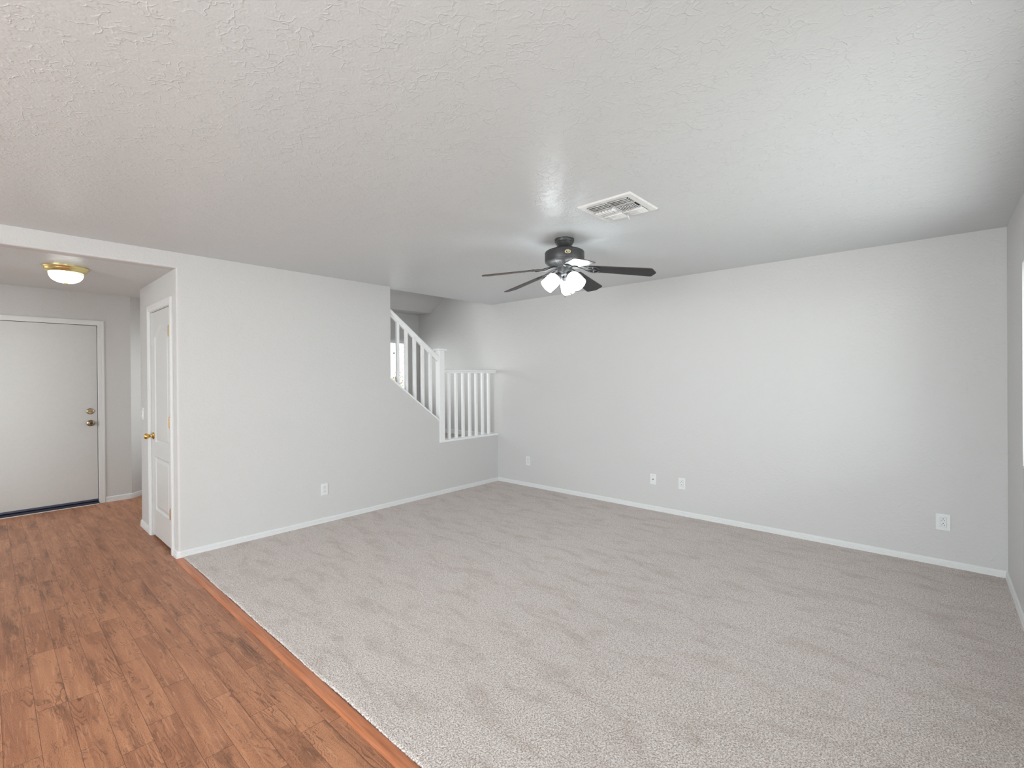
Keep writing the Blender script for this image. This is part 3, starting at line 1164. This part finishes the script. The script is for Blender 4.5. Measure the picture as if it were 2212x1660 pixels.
# ------------------------------------------------------------------ stair window, blind, plants outside
w2 = window('window_2', 'x', -6.312, 0.05, SW0, SW1, SZ0, SZ1, [(SW0 + SW1) / 2])
bm = bmesh.new()
box(bm, -6.25, -6.236, SW0 - 0.03, SW1, SZ1 + 0.002, SZ1 + 0.022, 0.002)
obj('head_trim', bm, TRIM, w2)
bl = thing('window_blind', 'open white slat blind in the stair window behind the balusters', 'blind', (-6.234, (SW0 + SW1) / 2, SZ1))
hw = (SW1 - SW0) / 2 - 0.034
bm = box_bm(-0.022, 0.022, -hw, hw, -0.034, -0.001, bev=0.003)
obj('headrail', bm, SLATM, bl)
bm = bmesh.new()
z = -0.062
while SZ1 + z > SZ0 + 0.05:
    box(bm, -0.023, 0.023, -hw, hw, z - 0.0016, z + 0.0016)
    z -= 0.0432
obj('slats', bm, SLATM, bl)
for y in (-hw + 0.1, 0.0, hw - 0.1):
    bm = bmesh.new()
    tube(bm, [(0.0235, y, -0.03), (0.0235, y, -(SZ1 - SZ0) + 0.05)], 0.0012, 6)
    obj('ladder_cord', bm, SLATM, bl)
bm = box_bm(-0.022, 0.022, -hw, hw, -(SZ1 - SZ0) + 0.012, -(SZ1 - SZ0) + 0.034, bev=0.003)
obj('bottom_rail', bm, SLATM, bl)
bm = bmesh.new()
yy = 4.205 - (SW0 + SW1) / 2
tube(bm, [(0.03, yy, -0.03), (0.03, yy, -0.195)], 0.0012, 6)
lathe(bm, [(0, 0.014), (0.006, 0.011), (0.012, 0.004), (0.013, -0.004), (0.008, -0.012), (0, -0.014)], 14, center=(0.03, yy, -0.205))
o = obj('cord_tassel', bm, DARK, bl, True)
o['label'] = 'small dark cord tassel'

# exterior
bm = bmesh.new()
box(bm, -30, -7.95, -12, 25, -0.35, -0.13)
box(bm, -9.0, -7.2, 5.0, 6.6, -0.13, 0.12)
box(bm, -7.95, 14, 4.9, 25, -0.35, -0.13)
box(bm, XC + 0.2, 14, -12, 4.9, -0.35, -0.13)
box(bm, -7.95, XC + 0.2, -12, YREAR - 0.2, -0.35, -0.13)
struct('ground', bm, PAVING)

sh = thing('flowering_shrub', 'green shrub with pink blossoms outside the stair window', 'shrub', (-8.1, 5.80, 0.12))
bm = bmesh.new()
for k in range(9):
    a = k * 0.7
    r = 0.10 + 0.05 * (k % 3)
    tube(bm, [(0.03 * math.cos(a), 0.03 * math.sin(a), 0), (r * math.cos(a), r * math.sin(a), 0.7), (2.2 * r * math.cos(a), 2.2 * r * math.sin(a), 1.35)], [0.014, 0.010, 0.005], 7)
obj('stems', bm, STEM, sh)
bm = bmesh.new()


def leaf(bm, c, s):
    d = Vector((random.uniform(-1, 1), random.uniform(-1, 1), random.uniform(-.6, .9))).normalized()
    e = d.cross(Vector((random.uniform(-1, 1), random.uniform(-1, 1), random.uniform(-1, 1)))).normalized()
    nrm = d.cross(e)
    p = [Vector(c) - d * s, Vector(c) + e * s * 0.45 + nrm * s * 0.15, Vector(c) + d * s, Vector(c) - e * s * 0.45 + nrm * s * 0.15]
    vs = [bm.verts.new(q) for q in p]
    bm.faces.new([vs[0], vs[1], vs[2]])
    bm.faces.new([vs[0], vs[2], vs[3]])


for k in range(1500):
    a = random.uniform(0, 2 * PI)
    r = 0.62 * math.sqrt(random.random())
    z = random.uniform(0.45, 1.42 - 0.45 * (r / 0.62) ** 2)
    leaf(bm, (r * math.cos(a), r * math.sin(a), z), random.uniform(0.022, 0.04))
obj('foliage', bm, LEAF, sh)
bm = bmesh.new()
for k in range(120):
    a = random.uniform(0, 2 * PI)
    r = 0.62 * math.sqrt(random.random())
    z = 1.56 - 0.40 * (r / 0.62) ** 2 - random.uniform(0, 0.22)
    c = Vector((r * math.cos(a), r * math.sin(a), z))
    for q in range(5):
        leaf(bm, c + Vector((random.uniform(-.02, .02), random.uniform(-.02, .02), random.uniform(-.02, .02))), 0.022)
obj('blossoms', bm, BLOSSOM, sh)

# ------------------------------------------------------------------ ceiling vent
vx, vy, vs = -1.4175, 2.5415, 0.352
vent = thing('ceiling_vent', 'white square ceiling register with three bands of louvers', 'vent', (vx, vy, H))
hb = vs / 2
bm = bmesh.new()
fw = 0.043


def ring(bm, ho, hi, z0, z1):
    A = [(-ho, -ho), (ho, -ho), (ho, ho), (-ho, ho)]
    Bq = [(-hi, -hi), (hi, -hi), (hi, hi), (-hi, hi)]
    va = [bm.verts.new((x, y, z0)) for x, y in A]
    vb = [bm.verts.new((x, y, z1)) for x, y in Bq]
    for i in range(4):
        j = (i + 1) % 4
        bm.faces.new([va[i], va[j], vb[j], vb[i]])


ring(bm, hb, hb - 0.007, 0.0, -0.008)
ring(bm, hb - 0.007, hb - fw + 0.006, -0.008, -0.010)
ring(bm, hb - fw + 0.006, hb - fw, -0.010, -0.008)
ring(bm, hb - fw, hb - fw, -0.008, -0.0005)
# cross bars dividing the face
hi = hb - fw
for y in (-0.042, 0.046):
    box(bm, -hi, hi, y - 0.002, y + 0.002, -0.012, -0.001)
box(bm, -0.003, 0.003, -hi, hi, -0.012, -0.001)
for (x, y) in [(hb - 0.02, -0.08), (hb - 0.02, 0.08), (-hb + 0.02, -0.08), (-hb + 0.02, 0.08)]:
    ball(bm, (x, y, -0.0095), 0.0035, 1, 1, 0.4, 10, 6)
obj('frame', bm, VENTW, vent)
bm = box_bm(-hi, hi, -hi, hi, -0.0012, -0.0002)
obj('duct_backing', bm, DARK, vent)  # dark plate painted as the shaded duct, no hole behind it


def curved_slat(bm, along, p, q, c, wid, lean, zt):
    """thin slat hanging under the opening, curling over; along 'x' or 'y'"""
    n = 5
    prev = None
    rows = []
    for k in range(n + 1):
        t = k / n
        d = lean * wid * (t ** 1.6)
        z = zt - 0.0155 * math.sin(t * PI * 0.5)
        rows.append((d, z))
    for (s, e) in ((p, q),):
        va = []
        for (d, z) in rows:
            if along == 'x':
                va.append((bm.verts.new((s, c + d, z)), bm.verts.new((e, c + d, z))))
            else:
                va.append((bm.verts.new((c + d, s, z)), bm.verts.new((c + d, e, z))))
        for A, B in zip(va, va[1:]):
            bm.faces.new([A[0], A[1], B[1], B[0]])


def solid(o, t=0.0012):
    m_ = o.modifiers.new('thickness', 'SOLIDIFY')
    m_.thickness = t
    return o


for (xa, xb) in ((-hi + 0.003, -0.005), (0.005, hi - 0.003)):
    bm = bmesh.new()
    for k in range(4):
        curved_slat(bm, 'x', xa, xb, -hi + 0.006 + k * 0.0225, 0.021, -0.75, -0.0025)
    solid(obj('louver_bank', bm, VENTW, vent, True))
    bm = bmesh.new()
    for k in range(4):
        curved_slat(bm, 'x', xa, xb, 0.054 + k * 0.0225, 0.021, 0.95, -0.0025)
    solid(obj('louver_bank', bm, VENTW, vent, True))
bm = bmesh.new()
for k in range(6):
    curved_slat(bm, 'y', -0.039, 0.043, -hi + 0.016 + k * 0.0212, 0.019, -0.85, -0.0025)
solid(obj('louver_bank', bm, VENTW, vent, True))
bm = bmesh.new()
for k in range(10):
    curved_slat(bm, 'y', -0.039, 0.043, 0.007 + k * 0.0120, 0.0135, 0.95, -0.0025)
solid(obj('louver_bank', bm, VENTW, vent, True))
bm = bmesh.new()
tube(bm, [(0.0, hi - 0.02, -0.011), (0.002, hi - 0.008, -0.018), (0.004, hi + 0.002, -0.030), (0.003, hi + 0.004, -0.038)], 0.0025, 8)
obj('damper_lever', bm, VENTW, vent)

# ------------------------------------------------------------------ foyer flush light
fl = thing('flush_ceiling_light', 'lit brass flush light with ribbed glass bowl on the foyer ceiling', 'ceiling light', (-5.072, 0.432, HD))
bm = bmesh.new()
lathe(bm, [(0, -0.0003), (0.140, -0.0003), (0.140, -0.007), (0.134, -0.016), (0.131, -0.018), (0.128, -0.026), (0.118, -0.036), (0.113, -0.038), (0.107, -0.044), (0.100, -0.045), (0, -0.045)], 64)
smooth_by_angle(obj('brass_pan', bm, PALEBRASS, fl, True), 30)
bm = bmesh.new()
prof = []
for k in range(15):
    t = k / 14 * PI / 2
    prof.append((0.104 * math.cos(t) ** 0.8 if k < 14 else 0.0, -0.0455 - 0.078 * math.sin(t)))
lathe(bm, prof, 120, ribs=24, rib_amp=0.012)
obj('glass_bowl', bm, BOWL, fl, True)
bm = bmesh.new()
lathe(bm, [(0, -0.119), (0.012, -0.121), (0.014, -0.125), (0.007, -0.130), (0.006, -0.134), (0, -0.137)], 24)
obj('finial', bm, PALEBRASS, fl, True)

# ------------------------------------------------------------------ ceiling fan
FX, FY = -2.030, 2.853
fan = thing('ceiling_fan', 'black five blade ceiling fan with three lit opal glass shades', 'ceiling fan', (FX, FY, H))
AWAY = math.atan2(0.81472, -0.57970)      # direction from camera through the fan
bm = bmesh.new()
lathe(bm, [(0, -0.0003), (0.070, -0.0003), (0.072, -0.003), (0.072, -0.020), (0.069, -0.025), (0.067, -0.026), (0.060, -0.040), (0.050, -0.052), (0.044, -0.060), (0.043, -0.066), (0, -0.066)], 56)
can = obj('canopy', bm, BRONZE, fan, True)
smooth_by_angle(can, 35)
for a in (0.4, 2.5, 4.6):
    bm = bmesh.new()
    lathe(bm, [(0, 0), (0.003, 0), (0.0025, 0.0015), (0, 0.002)], 10)
    d = (math.cos(AWAY + PI + a - 0.25), math.sin(AWAY + PI + a - 0.25), 0)
    obj('screw', rot_to(bm, d, (0.0718 * d[0], 0.0718 * d[1], -0.012)), CHROME, can)
bm = bmesh.new()
lathe(bm, [(0, -0.064), (0.070, -0.064), (0.074, -0.067), (0.078, -0.073), (0.100, -0.079), (0.128, -0.087), (0.140, -0.094), (0.1445, -0.102), (0.1435, -0.104), (0.1445, -0.106),
           (0.1445, -0.160), (0.1435, -0.162), (0.1445, -0.164), (0.143, -0.171), (0.134, -0.180), (0.124, -0.186), (0.080, -0.200), (0.060, -0.204), (0, -0.204)], 72)
mot = obj('motor_housing', bm, BRONZE, fan, True)
smooth_by_angle(mot, 30)
bm = bmesh.new()
for k in range(40):                       # cooling slots under the motor
    a = 2 * PI * k / 40
    ca, sa = math.cos(a), math.sin(a)
    q = []
    for (r, z, s) in ((0.120, -0.1885, 1), (0.088, -0.1992, 1), (0.088, -0.1992, -1), (0.120, -0.1885, -1)):
        wv = 0.0032 * s * r / 0.1
        q.append(bm.verts.new((r * ca - wv * sa, r * sa + wv * ca, z)))
    bm.faces.new(q)
o = obj('cooling_slots', bm, DARK, mot)
# medallion on the motor's front
bm = bmesh.new()
MA = AWAY + PI + 0.16
lathe(bm, [(0, 0.0), (0.0205, 0.0), (0.021, 0.003), (0.0185, 0.004), (0.0175, 0.003), (0, 0.003)], 36)
for v in bm.verts:
    v.co.x *= 1.0
    v.co.y *= 0.68
q = Vector((0, 0, 1)).rotation_difference(Vector((math.cos(MA), math.sin(MA), 0)))


def on_front(bm):
    mt = Matrix((Vector((-math.sin(MA), math.cos(MA), 0)), Vector((0, 0, 1)), Vector((math.cos(MA), math.sin(MA), 0)))).transposed()
    for v in bm.verts:
        v.co = mt @ v.co + Vector((0.1435 * math.cos(MA), 0.1435 * math.sin(MA), -0.127))
    return bm


med = obj('medallion', on_front(bm), MEDAL, mot, True)
smooth_by_angle(med, 30)
bm = bmesh.new()
prism(bm, [(-0.003, -0.010), (0.004, -0.009), (0.003, -0.003), (-0.002, -0.002)], 'z', 0.003, 0.0042)
prism(bm, [(-0.014, -0.004), (-0.008, -0.008), (-0.007, -0.001), (-0.011, 0.005)], 'z', 0.003, 0.0042)
prism(bm, [(0.009, -0.006), (0.014, -0.001), (0.010, 0.006), (0.007, 0.002)], 'z', 0.003, 0.0042)
prism(bm, [(-0.003, 0.006), (0.003, 0.007), (0.0, 0.0095)], 'z', 0.003, 0.0042)
obj('medallion_relief', on_front(bm), DARK, med)
# switch housing
bm = bmesh.new()
lathe(bm, [(0, -0.200), (0.060, -0.200), (0.060, -0.206), (0.053, -0.210), (0.0525, -0.244), (0.050, -0.250), (0.042, -0.258), (0.030, -0.263), (0.018, -0.266), (0, -0.267)], 48)
swh = obj('switch_housing', bm, BRONZE, fan, True)
smooth_by_angle(swh, 30)

# blade: outline in the (r, t) plane, t > 0 is the raised side
R0, R1 = 0.185, 0.645
PITCH = math.radians(12.5)


def blade_outline():
    top, bot = [], []
    for k in range(13):
        s = k / 12
        r = R0 + (R1 - 0.045 - R0) * s
        hw_ = 0.052 + 0.017 * s
        top.append((r, hw_))
        bot.append((r, -hw_))
    tip = [(R1 - 0.034, 0.0675), (R1 - 0.026, 0.061), (R1 - 0.021, 0.050), (R1 - 0.016, 0.038), (R1 - 0.008, 0.022), (R1 - 0.002, 0.010), (R1, 0.0),
           (R1 - 0.002, -0.010), (R1 - 0.008, -0.022), (R1 - 0.016, -0.038), (R1 - 0.021, -0.050), (R1 - 0.026, -0.061), (R1 - 0.034, -0.0675)]
    root = [(R0 - 0.006, -0.045), (R0 - 0.010, -0.03), (R0 - 0.012, 0.0), (R0 - 0.010, 0.03), (R0 - 0.006, 0.045)]
    return top + tip + list(reversed(bot)) + root


def blade_xf(bm, ang):
    """(r, t, h) local -> fan space"""
    cp, sp_ = math.cos(PITCH), math.sin(PITCH)
    ca, sa = math.cos(ang), math.sin(ang)
    for v in bm.verts:
        r, t_, h = v.co
        tt = t_ * cp - h * sp_
        zz = t_ * sp_ + h * cp
        zz += -0.217 - 0.140 * (r - 0.15)
        # t > 0 lies clockwise of the blade seen from above
        x, y = r * ca + tt * sa, r * sa - tt * ca
        # the blade set hangs slightly out of level
        v.co = Vector((x, y, zz - 0.010 + 0.031 * (x * math.cos(AWAY) + y * math.sin(AWAY))
                      + 0.025 * (x * math.sin(AWAY) - y * math.cos(AWAY))))
    return bm


def iron_bm():
    bm = bmesh.new()
    # arm from motor to blade
    arm = [(0.072, 0, 0.010), (0.095, 0, 0.010), (0.120, 0, 0.006), (0.150, 0, 0.001), (0.185, 0, -0.0055)]
    for s in (-1, 1):
        tube(bm, [(r, s * 0.010 * (1 + 0.6 * i), h) for i, (r, t_, h) in enumerate(arm)], 0.0055, 8)
    # scrolls
    def scroll(pts):
        tube(bm, [(r, t_, -0.0065) for r, t_ in pts], 0.0045, 8)
    for s in (-1, 1):
        pts = []
        for k in range(22):
            a = k / 21 * PI * 1.55
            rad = 0.026 * (1 - 0.45 * k / 21)
            pts.append((0.212 + rad * math.cos(a - 0.5) + 0.012, s * (0.026 + rad * math.sin(a - 0.5))))
        scroll(pts)
        scroll([(0.150, s * 0.022), (0.172, s * 0.038), (0.200, s * 0.047), (0.232, s * 0.046), (0.252, s * 0.038)])
    scroll([(0.150, 0.0), (0.20, 0.0), (0.228, 0.0)])
    for s in (-1, 0, 1):
        ball(bm, (0.240 if s else 0.226, s * 0.036, -0.0075), 0.006, 1, 1, 0.5, 12, 6)
    return bm


WORLD_A = [AWAY - math.radians(p) for p in (24.4, 96.4, 168.4, 240.4, 312.4)]
for a in WORLD_A:
    bm = bmesh.new()
    ol = blade_outline()
    A, Bv = prism(bm, ol, 'z', -0.0028, 0.0028, 0)
    for f in bm.faces:
        if len(f.verts) == 4:
            f.material_index = 1
    top_face = max((f for f in bm.faces if len(f.verts) > 4), key=lambda f: f.calc_center_median().z)
    top_face.material_index = 1
    b = obj('fan_blade', blade_xf(bm, a), None, fan, mats=[BLADE, BLADEEDGE])
    o = obj('blade_iron', blade_xf(iron_bm(), a), BRONZE, b, True)
    for (r, t_) in ((0.226, 0.0), (0.240, 0.036), (0.240, -0.036)):
        bm = box_bm(r - 0.006, r + 0.006, t_ - 0.006, t_ + 0.006, 0.0028, 0.0055, bev=0.001)
        obj('blade_screw', blade_xf(bm, a), BRONZE, b)

# lamps
LAMP_Z = -0.250


def axis_frame(ang, tilt):
    d = Vector((math.cos(ang) * math.sin(tilt), math.sin(ang) * math.sin(tilt), -math.cos(tilt)))
    return Vector((0, 0, 1)).rotation_difference(d).to_matrix(), d


for p in (12.0, 132.0, 252.0):
    ang = AWAY - math.radians(p)
    tilt = math.radians(47)
    Rm, d = axis_frame(ang, tilt)
    base = Vector((0.030 * math.cos(ang), 0.030 * math.sin(ang), -0.252))

    def place(bm):
        for v in bm.verts:
            v.co = Rm @ v.co + base
        return bm
    bm = bmesh.new()
    tube(bm, [(0, 0, -0.02), (0, 0, 0.02)], 0.010, 14)
    lathe(bm, [(0, 0.016), (0.021, 0.016), (0.026, 0.022), (0.0305, 0.034), (0.0310, 0.046), (0.0290, 0.048), (0, 0.048)], 32)
    so = obj('lamp_socket', place(bm), BRONZE, fan, True)
    smooth_by_angle(so, 35)
    bm = bmesh.new()
    outer = [(0.026, 0.040), (0.040, 0.046), (0.048, 0.056), (0.0515, 0.070), (0.0530, 0.090), (0.0530, 0.118), (0.0525, 0.146), (0.0535, 0.150)]
    inner = [(0.0500, 0.150), (0.0495, 0.118), (0.0490, 0.090), (0.0470, 0.070), (0.040, 0.056), (0.026, 0.048)]
    lathe(bm, outer + inner, 40)
    shd = obj('lamp_shade', place(bm), SHADE, fan, True)
    shd['label'] = 'lit white glass shade'
    smooth_by_angle(shd, 50)
    bm = bmesh.new()
    ball(bm, (0, 0, 0.095), 0.028, 1, 1, 1.25, 20, 12)
    obj('bulb', place(bm), SHADE, so, True)
for (p, r, zb, nm) in ((176.0, 0.046, -0.405, 1), (120.0, 0.052, -0.382, 2)):
    ang = AWAY - math.radians(p)
    x, y = r * math.cos(ang), r * math.sin(ang)
    bm = bmesh.new()
    n = 30
    z0 = -0.248
    tube(bm, [(x * 0.9, y * 0.9, z0), (x, y, z0 - 0.012), (x, y, zb)], 0.0009, 6)
    for k in range(n):
        z = z0 - 0.012 + (zb - z0 + 0.012) * k / (n - 1)
        ball(bm, (x, y, z), 0.0018, 1, 1, 1, 6, 4)
    ch = obj('pull_chain', bm, CHROME, fan, True)
    bm = bmesh.new()
    lathe(bm, [(0, 0.0), (0.003, -0.001), (0.004, -0.004), (0.0075, -0.010), (0.0085, -0.018), (0.006, -0.026), (0.002, -0.029), (0, -0.0295)], 16, center=(x, y, zb))
    obj('chain_fob', bm, CHROME, ch, True)
